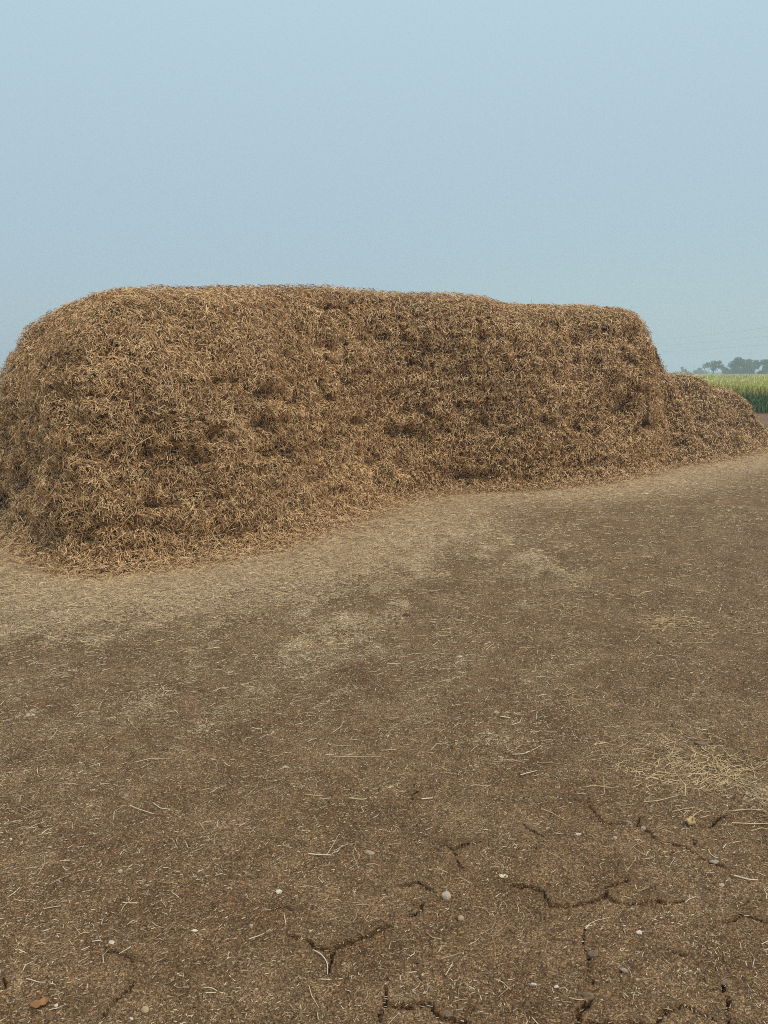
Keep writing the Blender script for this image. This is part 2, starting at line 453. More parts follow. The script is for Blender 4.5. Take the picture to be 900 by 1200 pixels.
PATCHES = [(40, 745, 120, 26, .55, 40), (15, 832, 50, 18, .65, 15), (230, 832, 190, 18, .42, 25), (310, 705, 130, 22, .7, 40), (590, 635, 75, 38, .8, 45), (455, 665, 110, 36, .6, 45),
           (785, 729, 34, 8, .75, 0), (860, 918, 62, 30, .85, 10), (775, 880, 80, 16, .35, 0), (480, 850, 150, 34, .25, 20), (600, 890, 80, 30, .26, 0), (680, 812, 34, 9, .4, 0),
           (420, 760, 120, 18, .4, 35), (60, 700, 120, 26, .5, 40), (640, 780, 110, 18, .22, 20)]
_pw = []
for (px, py, rx, ry, a, ang) in PATCHES:
    c = ground_at(px, py); _pw.append((c, abs(ground_at(px + rx, py)[0] - c[0]), abs(ground_at(px, py - ry)[1] - c[1]), a))
def litter(x, y):
    d = dist_to_stack(x, y)
    wob = 1 + .45 * fbm2(x * .8, y * .8, 31)
    apron = 1.05 * np.exp(-(d / (1.32 * wob)) ** 1.5)
    a = x * .45 + y * .89; c = -x * .89 + y * .45
    st = fbm2(a * .8, c * 4.2, 33, 5) + .35 * fbm2(x * 5, y * 5, 36, 3)
    streak = np.clip(.12 + st * 1.9, 0, 1) * np.clip(.7 + 1.3 * fbm2(x * 8, y * 8, 40, 3), 0, 1.3) * .46 * np.exp(-(np.clip(d - .5, 0, None) / 3.0) ** 2)
    L = np.maximum(apron, streak + .34 * np.clip(.7 + .9 * fbm2(x * 1.7, y * 1.7, 41, 4), 0, 1.5) * np.exp(-(d / 4.6) ** 2))
    pat = .25 + 1.5 * np.clip(fbm2(a * 2.0, c * 5.5, 35, 4) + .2, 0, 1)
    pat = pat * np.clip(.55 + 1.6 * fbm2(x * 7, y * 7, 37, 3), 0, 1.4)
    xw = x + .22 * fbm2(x * 2.3, y * 2.3, 38); yw = y + .45 * fbm2(x * 2.3, y * 2.3, 39)
    for (p, sx, sy, am) in _pw:
        L = L + 1.15 * am * np.exp(-((xw - p[0]) / sx) ** 2 - ((yw - p[1]) / sy) ** 2) * pat * (1 - .6 * apron)
    return np.clip(L, 0, 1.1)

# ------------------------------------------------------------------ the yard: one sheet of soil with shrinkage cracks
CRACKS = [  # photo pixels along each crack, half width in millimetres
    ([(123, 1111), (126, 1118), (140, 1119), (153, 1122), (154, 1134)], 4.5),
    ([(157, 1154), (146, 1166), (136, 1175), (128, 1186), (119, 1198), (110, 1215)], 4.5),
    ([(338, 1097), (358, 1104), (365, 1109), (375, 1112), (388, 1114), (398, 1109), (420, 1103), (440, 1095), (457, 1086)], 5.5),
    ([(391, 1113), (387, 1125), (382, 1147)], 6), ([(474, 1075), (486, 1074), (491, 1071), (496, 1061)], 4),
    ([(453, 1150), (452, 1170), (450, 1180), (465, 1182), (490, 1180), (505, 1185), (518, 1195), (540, 1200), (560, 1208)], 6),
    ([(450, 1180), (446, 1198), (444, 1215)], 4),
    ([(520, 984), (521, 994), (532, 997), (548, 991), (567, 988)], 3.5), ([(532, 997), (537, 1014), (546, 1023)], 3.5),
    ([(600, 1037), (620, 1041), (634, 1045), (640, 1053), (648, 1063), (665, 1063), (685, 1060), (697, 1055), (711, 1050), (712, 1042), (728, 1036), (734, 1028)], 5.5),
    ([(711, 1050), (720, 1056), (740, 1058), (765, 1056), (802, 1056)], 4),
    ([(687, 935), (695, 953), (706, 964), (720, 968), (735, 967), (746, 970), (755, 973), (765, 981), (775, 987), (795, 992), (810, 1000), (825, 1008), (842, 1015), (854, 1018)], 5.5),
    ([(748, 957), (746, 972)], 5), ([(815, 994), (813, 982)], 5), ([(830, 971), (838, 965), (849, 957)], 4),
    ([(684, 1088), (685, 1105), (690, 1120), (692, 1135), (690, 1148), (698, 1160), (690, 1172)], 3.2), ([(690, 1172), (680, 1185), (680, 1200), (684, 1215)], 6),
    ([(770, 1202), (775, 1188), (790, 1183), (803, 1178), (815, 1185), (838, 1199)], 5.5), ([(680, 1200), (720, 1199), (770, 1202)], 5),
    ([(849, 1148), (848, 1162), (855, 1170), (852, 1180), (854, 1192), (858, 1215)], 5),
    ([(780, 1110), (793, 1115), (806, 1118)], 4.5), ([(848, 1084), (860, 1075), (875, 1073), (890, 1079), (905, 1088)], 3.5),
    ([(613, 970), (630, 980), (642, 987)], 3), ([(694, 913), (698, 921)], 4), ([(487, 918), (489, 930), (480, 938)], 3.5), ([(3, 1148), (5, 1162)], 5),
    ([(320, 1072), (328, 1066), (340, 1068)], 3), ([(470, 1040), (490, 1036), (508, 1048)], 2.8)]
_cr = []
for pts, hw in CRACKS:
    g = np.array([ground_at(*p) for p in pts])
    for k in range(len(g) - 1): _cr.append((g[k], g[k + 1], hw * .001, k == 0, k == len(g) - 2))

def crack_depth(x, y):
    """0..1 inside a crack, and the distance to the nearest crack"""
    wx = x + .010 * noise2(x * 28, y * 28, 71) + .006 * noise2(x * 105, y * 105, 72); wy = y + .010 * noise2(x * 28, y * 28, 73) + .006 * noise2(x * 105, y * 105, 74)
    near = np.full(len(x), 9.0); dep = np.zeros(len(x))
    q = np.stack([wx, wy], 1)
    varw = .75 + .7 * noise2(x * 14, y * 14, 75) + .35 * noise2(x * 60, y * 60, 76)
    for a, b_, hw, first, last in _cr:
        ab = b_ - a; t = np.clip(((q - a) @ ab) / (ab @ ab), 0, 1); hw = hw * (.60 + .82 * abs(ab[0]) / np.hypot(*ab))
        d = np.linalg.norm(q - a - t[:, None] * ab, axis=1)
        near = np.minimum(near, d)
        w = hw * np.clip(varw, .5, 1.4)
        if first: w = w * (.35 + .65 * np.clip(t * 2, 0, 1))
        if last: w = w * (.35 + .65 * np.clip((1 - t) * 2, 0, 1))
        dep = np.maximum(dep, np.clip((w * 1.1 - d) / (w * .35 + .0006), 0, 1))
    return dep, near

def soil_z(x, y, fine=True):
    z = .010 * fbm2(x * 1.1, y * 1.1, 51) + .005 * fbm2(x * 5, y * 5, 54)
    if fine:
        z = z + .005 * noise2(x * 20, y * 20, 57) + .003 * np.abs(noise2(x * 55, y * 55, 58)) + .0022 * noise2(x * 120, y * 120, 59)
    return z

def grow(a, step, g, end):
    out = [a]
    while out[-1] < end: out.append(out[-1] + step); step *= g
    return out
xs = np.arange(-1.45, 1.4501, .0056)
side = np.array(grow(1.45, .006, 1.13, 800))[1:]
xs = np.r_[-side[::-1], xs, side]
ys = np.r_[-np.array(grow(-1.45, .05, 1.6, 400))[::-1], np.arange(1.5, 3.0, .0048), np.array(grow(3.0, .006, 1.04, 40)), np.array(grow(42, 2.5, 1.25, 800))]
X, Y = np.meshgrid(xs, ys); x = X.ravel(); y = Y.ravel()
nearm = (np.abs(x) < 14) & (y > 0) & (y < 30)
z = np.zeros(len(x))
z[nearm] = soil_z(x[nearm], y[nearm])
z *= np.clip((30 - y) / 20, 0, 1) * np.clip((14 - np.abs(x)) / 6, 0, 1)
ck = (np.abs(x) < 1.75) & (y > 1.35) & (y < 3.3)
dep, near = crack_depth(x[ck], y[ck])
cyk = np.zeros(len(x)); cyk[ck] = dep; cxk = cyk * .006 * noise2(x * 9, y * 9, 77)   # cracks lean and widen below the crust
z[ck] += .005 * np.exp(-(near / .035) ** 2) * (1 - dep) - .07 * dep
lt = np.zeros(len(x)); lt[nearm] = litter(x[nearm], y[nearm])
z += .035 * np.clip(lt - .55, 0, 1)
nx, ny = len(xs), len(ys)
idx = np.arange(nx * ny).reshape(ny, nx)
F = np.stack([idx[:-1, :-1], idx[:-1, 1:], idx[1:, 1:], idx[1:, :-1]], 2).reshape(-1, 4)
tag(link('ground', np_mesh('ground', np.stack([x + cxk, y + cyk * .022, z], 1), F, True, {'litter': lt}), M_SOIL), 'dry cracked brown farmyard soil in front of the straw stack', 'ground', kind='structure')

# ------------------------------------------------------------------ the straw stack
def grid_mesh(name, P):
    ns, nt_ = P.shape[:2]
    idx = np.arange(ns * nt_).reshape(ns, nt_); nxt = np.roll(idx, -1, 0)
    F = np.stack([idx[:, :-1], nxt[:, :-1], nxt[:, 1:], idx[:, 1:]], 2).reshape(-1, 4)
    return np_mesh(name, P.reshape(-1, 3), F, True)

def sample_pile(P, N, n, seed):
    """n places on the pile, denser where it faces the yard"""
    r = np.random.default_rng(seed)
    a = np.roll(P, -1, 0)[:, :-1] - P[:, :-1]; b_ = P[:, 1:] - P[:, :-1]
    area = np.linalg.norm(np.cross(a, b_), axis=2)
    c = P[:, :-1]; to = unit(np.array([0.0, 0, EYE]) - c); f = (to * N[:, :-1]).sum(2)
    dist = np.linalg.norm(c[..., :2], axis=2)
    w = area * np.where((f > -.3) | (N[:, :-1, 2] > .45), 1.0, .12) * np.clip(9 / dist, .5, 1.6) ** 1.3
    w[:, :3] *= .5
    w = w.ravel() / w.sum()
    k = r.choice(len(w), n, p=w); i, j = np.divmod(k, P.shape[1] - 1)
    u, v_ = r.random((2, n)); i2 = (i + 1) % len(P)
    def bl(A): return (A[i, j] * ((1 - u) * (1 - v_))[:, None] + A[i2, j] * (u * (1 - v_))[:, None] + A[i, j + 1] * ((1 - u) * v_)[:, None] + A[i2, j + 1] * (u * v_)[:, None])
    return bl(P), unit(bl(N)), r

def straw_cover(P, N, n, seed, name, lmed, straight, wid=(.0035, .0085)):
    p, nn, r = sample_pile(P, N, n, seed)
    down = np.array([0, 0, -1.0]) - nn * (-nn[:, 2:3]); sl = np.linalg.norm(down, axis=1)
    side_ = unit(np.cross(nn, [0.3, .9, .1])); down = np.where(sl[:, None] > .25, unit(down), side_); side_ = unit(np.cross(nn, down))
    n_ang = 1.1 * noise3(p * 7, seed + 60) + .6 * noise3(p * 18, seed + 61)
    hang = r.random(n) < .50
    phi = np.where(hang, r.normal(0, .55, n), r.uniform(-np.pi, np.pi, n)) + n_ang
    tilt = np.where(hang, r.normal(.10, .28, n), r.normal(.12, .30, n))
    D = down * np.cos(phi)[:, None] + side_ * np.sin(phi)[:, None]
    D = unit(D * np.cos(tilt)[:, None] + nn * np.sin(tilt)[:, None])
    L = np.clip(r.lognormal(np.log(lmed), .38, n), .018, .2)
    dist = np.linalg.norm(p[:, :2], axis=1)
    wid = r.uniform(*wid, n) * np.clip(dist / 8, .85, 1.6)
    W = unit(np.cross(D, nn)); Bn = np.cross(D, W); roll = r.normal(0, .7, n)
    W = W * np.cos(roll)[:, None] + Bn * np.sin(roll)[:, None]
    bend = (nn * r.normal(.004, .006, n)[:, None] + side_ * r.normal(0, .006, n)[:, None]) * (L / .08)[:, None]
    off = r.uniform(-.028, .042, n) + .02 * noise3(p * 10, seed + 62)
    c = p + nn * off[:, None]; c[:, 2] = np.maximum(c[:, 2], .012)
    rnd = np.clip(r.beta(.95, .95, n) + .08 * noise3(p * 3.0, seed + 63), 0, 1)
    return ribbons(c, D, W, L, wid, bend, rnd, name, straight)

stack = empty('straw_stack', (0, 0, 0))
tag(stack, 'long flat topped brown straw stack with a rounded left end, filling the yard', 'straw stack')
P1, N1 = pile_surface(MAIN_OUT, MAIN_SPINE, MAIN_H, 760, 120, 1)
P2, N2 = pile_surface(HEAP_OUT, HEAP_SPINE, HEAP_H, 340, 80, 2)
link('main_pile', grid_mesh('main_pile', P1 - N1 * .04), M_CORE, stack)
tag(link('short_straw', straw_cover(P1, N1, 440000, 101, 'short_straw', .034, True, (.0028, .0062)), M_STACK, stack), kind='stuff')
tag(link('long_straw', straw_cover(P1, N1, 85000, 103, 'long_straw', .062, False, (.003, .006)), M_STACK, stack), kind='stuff')
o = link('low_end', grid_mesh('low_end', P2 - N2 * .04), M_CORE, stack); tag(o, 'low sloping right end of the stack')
tag(link('low_end_straw', straw_cover(P2, N2, 62000, 102, 'low_end_straw', .042, True, (.003, .007)), M_STACK, stack), kind='stuff')

sp, sn, r = sample_pile(P1, N1, 900, 105)
order = np.argsort(-(sp[:, 2] + r.random(900) * 1.6))[:150]
variants = []
for k in range(5):
    L = r.uniform(.10, .2); t = np.linspace(0, 1, 6); bx, by = r.normal(0, .03, 2)
    V, F = tube(np.c_[bx * t ** 2 * 2, by * t ** 2 * 2, -.03 + L * t], .0022 * np.linspace(1.1, .6, 6), 4)
    variants.append(poly_mesh('stalk', V, F, True)); variants[-1].materials.append(M_STALKY if k % 2 else M_STALK)
from mathutils import Vector
for k in order:
    d_ = Vector(sn[k] + np.array([r.normal(0, .6), r.normal(0, .6), r.normal(.05, .5)])).normalized()
    o = link('stalk', variants[int(r.integers(0, 5))], None, stack, tuple(sp[k]))
    o.rotation_mode = 'QUATERNION'; o.rotation_quaternion = d_.to_track_quat('Z', 'Y')

# ------------------------------------------------------------------ loose straw and crumbs on the yard
def yard_points(n, y0, y1, power, seed):
    r = np.random.default_rng(seed)
    u = r.random(n)
    y = (y0 ** power + u * (y1 ** power - y0 ** power)) ** (1 / power)
    x = r.uniform(-1, 1, n) * (.62 * y + .9)
    return x, y, r

def lay_straw(x, y, r, lmed, name, material, z0=.002, pile=.03, wmul=1.0, lsig=.5, straight=False):
    n = len(x); lt = litter(x, y)
    z = soil_z(x, y) + .035 * np.clip(lt - .55, 0, 1) + z0 + r.random(n) * pile * np.clip(lt - .3, 0, 1)
    along = .75 + .9 * noise2(x * 1.2, y * 1.2, 91)
    th = np.where(r.random(n) < .5, r.uniform(0, np.pi, n), r.normal(0, .6, n) + along * .6)
    tilt = r.normal(0, .06, n) * (1 + 5 * np.clip(lt - .5, 0, 1))
    D = np.stack([np.cos(th) * np.cos(tilt), np.sin(th) * np.cos(tilt), np.sin(tilt)], 1)
    L = np.clip(r.lognormal(np.log(lmed), lsig, n), .008, .2)
    W = unit(np.cross(D, [0, 0, 1.0])); roll = r.normal(0, .5, n); W = W * np.cos(roll)[:, None] + np.array([0, 0, 1.0]) * np.sin(roll)[:, None]
    dist = np.hypot(x, y)
    wid = r.uniform(.0016, .0045, n) * np.clip(dist / 4, .8, 2.0) * wmul
    bend = unit(np.cross(D, [0, 0, 1.0])) * (r.normal(0, .14, n) * L)[:, None] + np.array([0, 0, 1.0]) * (np.abs(r.normal(0, .03, n)) * L)[:, None]
    rnd = np.clip(r.beta(2.2, 1.8, n), 0, 1)
    z += np.abs(np.sin(tilt)) * L * .5
    return link(name, ribbons(np.stack([x, y, z], 1), D, W, L, wid, bend, rnd, name, straight), material)

x, y, r = yard_points(620000, 1.45, 19, 1.3, 201)
keep = r.random(len(x)) < np.clip(litter(x, y) * .95 - .02, 0, 1) ** 1.25 + .004 + .03 * sstep(2.6, 4.5, y)
x, y = x[keep], y[keep]
k = y < 4.2
nearxy, farxy = (x[k][:26000], y[k][:26000]), (x[~k][:135000], y[~k][:135000])
print('litter straws', k.sum(), (~k).sum())
db = dist_to_stack(*farxy); k = db < .10 + 1.0 * r.random(len(db)) ** 4
footxy = (farxy[0][k], farxy[1][k]); farxy = (farxy[0][~k], farxy[1][~k])
tag(lay_straw(*footxy, r, .045, 'fallen_straw', M_LITTER, pile=.12, wmul=.95, straight=True), 'brown straw slid down in a rough band along the foot of the stack', 'straw', kind='stuff')
tag(lay_straw(*farxy, r, .034, 'straw_litter', M_LITTER, pile=.07, wmul=.8, straight=True), 'trampled loose straw strewn round the foot of the stack', 'straw', kind='stuff')
tag(lay_straw(*nearxy, r, .030, 'straw_scatter', M_CHAFF, wmul=.72), 'thin scatter of short straw bits over the near soil', 'straw', kind='stuff')
# short chaff all over the trodden soil
x, y, r = yard_points(260000, 1.42, 9, 1.15, 202)
keep = r.random(len(x)) < .22 + .5 * np.clip(.5 + fbm2(x * 2.5, y * 2.5, 95), 0, 1)
x, y = x[keep], y[keep]
tag(lay_straw(x, y, r, .0075, 'chaff', M_CHAFF, .0015, .004, .75, .5, True), 'fine pale chaff scattered over the trodden soil', 'chaff', kind='stuff')
# the yellow patch by the right edge
def patch(px, py, rx, ry, n, seed, label):
    r = np.random.default_rng(seed); c = ground_at(px, py)
    sx = abs(ground_at(px + rx, py)[0] - c[0]); sy = abs(ground_at(px, py - ry)[1] - c[1])
    x = c[0] + r.normal(0, .55, n) * sx; y = c[1] + r.normal(0, .55, n) * sy
    k = fbm2(x * 6, y * 6, seed, 3) > -.25
    x, y = x[k], y[k]
    th = r.normal(0, .6, len(x))
    return tag(lay_straw(x, y, r, .055, 'straw_patch', M_PATCH, .002, .02, .95, .5), label, 'straw', 'small yellow straw patches', kind='stuff')
patch(862, 915, 70, 42, 620, 301, 'yellow straw patch lying on the soil at the right edge')
patch(775, 893, 85, 26, 260, 304, 'thin yellow straw scatter around the brown clod')
patch(785, 729, 36, 10, 190, 302, 'small far yellow straw patch on bare soil right of centre')
patch(682, 812, 30, 10, 30, 303, 'tiny yellowish tuft of straw on bare soil, between the two yellow patches')

# soil crumbs
def crumbs(n, y0, y1, seed, name, smin, smax):
    x, y, r = yard_points(n, y0, y1, .8, seed)
    d, _ = crack_depth(x, y); k = d < .15; x, y = x[k], y[k]; n = len(x)
    s = smin * (smax / smin) ** (r.random(n) ** 2.6)
    base = np.array([[1, 0, -.4], [-.5, .87, -.4], [-.5, -.87, -.4], [0, 0, .9]], float)
    V = base[None] * (s[:, None] * r.uniform(.6, 1.35, (n, 4)))[..., None]
    V += r.normal(0, .2, V.shape) * s[:, None, None]
    th = r.uniform(0, 6.28, n); cs, sn = np.cos(th)[:, None], np.sin(th)[:, None]
    V = np.stack([V[..., 0] * cs - V[..., 1] * sn, V[..., 0] * sn + V[..., 1] * cs, V[..., 2]], 2)
    V += np.stack([x, y, soil_z(x, y) + s * .25], 1)[:, None]
    f = np.array([[0, 1, 3], [1, 2, 3], [2, 0, 3], [1, 0, 2]])
    F = (np.arange(n)[:, None, None] * 4 + f[None]).reshape(-1, 3)
    return link(name, np_mesh(name, V.reshape(-1, 3), F, False), M_CRUMB)
tag(crumbs(52000, 1.45, 6.5, 401, 'soil_crumbs', .0018, .011), 'small loose crumbs of dry earth on the yard', 'soil', kind='stuff')

# ------------------------------------------------------------------ single stones, clods and chips in the foreground
def on_soil(px, py):
    g = ground_at(px, py)
    return g[0], g[1], float(soil_z(g[:1], g[1:2])[0])

def px_size(px, py):    # metres per photo pixel at that place
    g = ground_at(px, py); return math.hypot(math.hypot(*g), EYE) / FPX

def stone(name, px, py, w, h, material, label, cat, seed, flat=.6, rough=.22, group=None):
    import bmesh
    bm = bmesh.new(); bmesh.ops.create_icosphere(bm, subdivisions=2, radius=1)
    V = np.array([v.co[:] for v in bm.verts]); F = [[v.index for v in f.verts] for f in bm.faces]; bm.free()
    ang = max(rough - .1, 0) * 2.2          # stones weather round, chips stay angular
    V = V * (1 + rough * noise3(V * 1.6 + seed * 3.7, seed))[:, None] * (1 + .5 * rough * noise3(V * 4 + seed, seed + 5))[:, None]
    rs = np.random.default_rng(seed)
    for _ in range(7):                       # break faces off
        nn = unit(rs.normal(0, 1, 3)); cut = rs.uniform(.45, .95) if ang > .1 else rs.uniform(.8, .98)
        dd = V @ nn; V = V - np.clip(dd - cut, 0, None)[:, None] * nn
    k = px_size(px, py); hw = w * k * .46; hz = h * k * .46
    V = V * (hw, hw * (.6 if ang > .1 else .85), min(hz, hw) * flat + .001)
    a = (seed * 1.7) % 1.0 - .5
    V = np.stack([V[:, 0] * math.cos(a) - V[:, 1] * math.sin(a), V[:, 0] * math.sin(a) + V[:, 1] * math.cos(a), V[:, 2]], 1)
    X_, Y_, Z_ = on_soil(px, py)
    V[:, 2] -= V[:, 2].min() * .55
    o = link(name, poly_mesh(name, V, F, False), material, loc=(X_, Y_, Z_))
    return tag(o, label, cat, group)

STONES = [
    ('pebble', 523, 1053, 12, 12, M_PALE, 'largest pale rounded pebble on the bare soil, low centre', 'pebble', .8, .12),
    ('pebble', 540, 1078, 8, 8, M_TAN, 'small round tan pebble just below the largest pale pebble', 'pebble', .8, .1),
    ('pebble', 433, 1001, 13, 9, M_GREY, 'flat grey pebble right of the thick pale straw stalk', 'pebble', .55, .2),
    ('stone_chip', 326, 1046, 9, 7, M_WHITE, 'bright white stone chip on the soil above the forked crack', 'stone chip', .6, .3),
    ('stone_chip', 131, 1108, 9, 11, M_WHITE, 'white angular chip beside the short crack, lower left', 'stone chip', .6, .35),
    ('pebble', 170, 1185, 9, 12, M_TAN, 'ochre egg shaped pebble near the bottom edge, left', 'pebble', .7, .12),
    ('pebble', 141, 1023, 6, 6, M_PALE, 'small cream pebble alone on the soil, left', 'pebble', .7, .15),
    ('stone_chip', 228, 1092, 8, 5, M_WHITE, 'flat white chip on a bare smooth patch, lower left', 'stone chip', .5, .3),
    ('stone_chip', 749, 1093, 7, 8, M_WHITE, 'white three cornered chip below the curved straw stalk, right', 'stone chip', .7, .4),
    ('pebble', 731, 1138, 10, 8, M_GREY, 'grey pebble in the middle of a crack-bounded plate, lower right', 'pebble', .7, .25),
    ('earth_clod', 695, 1119, 15, 13, M_CLOD, 'rounded earth clod standing in the upright crack', 'clod', .75, .25),
    ('stone_chip', 678, 980, 8, 6, M_WHITE, 'white chip left of the long slanting crack', 'stone chip', .6, .3),
    ('pebble', 737, 966, 9, 7, M_GREY, 'left of two grey pebbles sitting on the long slanting crack', 'pebble', .7, .25),
    ('pebble', 754, 972, 8, 7, M_GREY, 'right of two grey pebbles sitting on the long slanting crack', 'pebble', .7, .25),
    ('stone_chip', 721, 982, 5, 5, M_WHITE, 'tiny white chip under the long slanting crack', 'stone chip', .7, .3),
    ('earth_clod', 820, 872, 18, 9, M_CLOD, 'flat brown clod at the top edge of the yellow straw patch', 'clod', .7, .3),
    ('pebble', 582, 835, 10, 8, M_TAN, 'flat tan pebble with a white straw bit at its right', 'pebble', .5, .15),
    ('earth_clod', 477, 722, 13, 6, M_DARK, 'small dark clod on the soil in front of the stack', 'clod', .7, .4),
    ('earth_clod', 836, 1011, 12, 6, M_GREY, 'pale clod at the lower end of the long slanting crack', 'clod', .6, .3),
    ('stone_chip', 626, 1154, 7, 7, M_WHITE, 'left of two white chips left of the upright crack', 'stone chip', .6, .4),
    ('stone_chip', 652, 1157, 6, 6, M_WHITE, 'right of two white chips left of the upright crack', 'stone chip', .6, .4),
    ('earth_clod', 690, 1168, 12, 10, M_CLOD, 'knobbly clod at the bend of the upright crack', 'clod', .7, .3),
    ('earth_clod', 709, 1169, 9, 7, M_CLOD, 'small clod right of the bend of the upright crack', 'clod', .7, .3),
    ('stone_chip', 757, 579, 9, 5, M_WHITE, 'far white chip near the foot of the right end of the stack', 'stone chip', .5, .3),
    ('stone_chip', 539, 770, 9, 5, M_PALE, 'pale flat chip in the middle distance, just right of centre', 'stone chip', .5, .3),
    ('stone_chip', 295, 1088, 6, 7, M_PALE, 'cream chip above the crossed straw stalks, left of the forked crack', 'stone chip', .6, .3),
    ('stone_chip', 268, 1125, 6, 6, M_WHITE, 'white splinter on the soil left of the forked crack', 'stone chip', .6, .4),
    ('stone_chip', 66, 1181, 5, 5, M_WHITE, 'white speck sized chip right of the orange brown leaf', 'stone chip', .7, .4),
    ('stone_chip', 154, 1197, 5, 5, M_WHITE, 'white chip at the bottom edge, left below the ochre pebble', 'stone chip', .7, .4),
    ('stone_chip', 13, 985, 4, 4, M_WHITE, 'tiny white chip near the left edge', 'stone chip', .7, .4),
    ('pebble', 58, 994, 6, 5, M_PALE, 'pale pebble near the left edge, right of a tiny white chip', 'pebble', .7, .2),
    ('earth_clod', 525, 1191, 12, 9, M_CLOD, 'earth clod beside the crack at the bottom edge, centre', 'clod', .6, .25),
    ('earth_clod', 505, 1162, 7, 5, M_CLOD, 'small clod above the crack at the bottom edge, centre', 'clod', .6, .25),
    ('earth_clod', 850, 1150, 10, 7, M_CLOD, 'oblong clod at the head of the crack in the lower right corner', 'clod', .6, .3),
    ('pebble', 845, 1036, 8, 6, M_PALE, 'pale pebble under the thick stalk, far right', 'pebble', .6, .25),
    ('earth_clod', 617, 973, 9, 6, M_DARK, 'dark flat clod left of the white chip by the slanting crack', 'clod', .6, .3),
]
for i, (nm, px, py, w, h, m_, lab, cat, fl, ro) in enumerate(STONES):
    stone(nm, px, py, w, h, m_, lab, cat, i + 1, fl, ro)

# dry leaf and husk
def curled_leaf(name, px, py, w, h, ang, material, label, cat, curl):
    k = px_size(px, py); a = w * k * .5; b_ = h * k * .75
    us = np.linspace(-1, 1, 9); vs = np.linspace(-1, 1, 5); V = []
    for u in us:
        hw = b_ * ((1 - abs(u) ** 2.2) ** .8) * (.8 + .3 * math.sin(u * 7 + ang * 9)) + .0006
        for v_ in vs:
            V.append((u * a, v_ * hw, curl * b_ * (v_ * v_) + .35 * curl * b_ * u * u + .002))
    V = np.array(V); n = len(vs)
    F = [[i * n + j, (i + 1) * n + j, (i + 1) * n + j + 1, i * n + j + 1] for i in range(len(us) - 1) for j in range(n - 1)]
    c, s = math.cos(ang), math.sin(ang)
    V = np.stack([V[:, 0] * c - V[:, 1] * s, V[:, 0] * s + V[:, 1] * c, V[:, 2]], 1)
    me = poly_mesh(name, V, F, True)
    o = link(name, me, material, loc=on_soil(px, py))
    md = o.modifiers.new('thickness', 'SOLIDIFY'); md.thickness = .0008
    return tag(o, label, cat)
curled_leaf('dry_leaf', 47, 1180, 16, 7, .5, M_LEAF, 'orange brown dry leaf on the soil in the lower left corner', 'leaf', .7)
curled_leaf('husk', 809, 968, 10, 6, .9, M_HUSK, 'yellow curled husk right of the two grey pebbles', 'husk', 1.2)
curled_leaf('husk', 590, 1030, 9, 4, -.1, M_STALK, 'pale husk left of the crack that runs to the middle right', 'husk', .8)

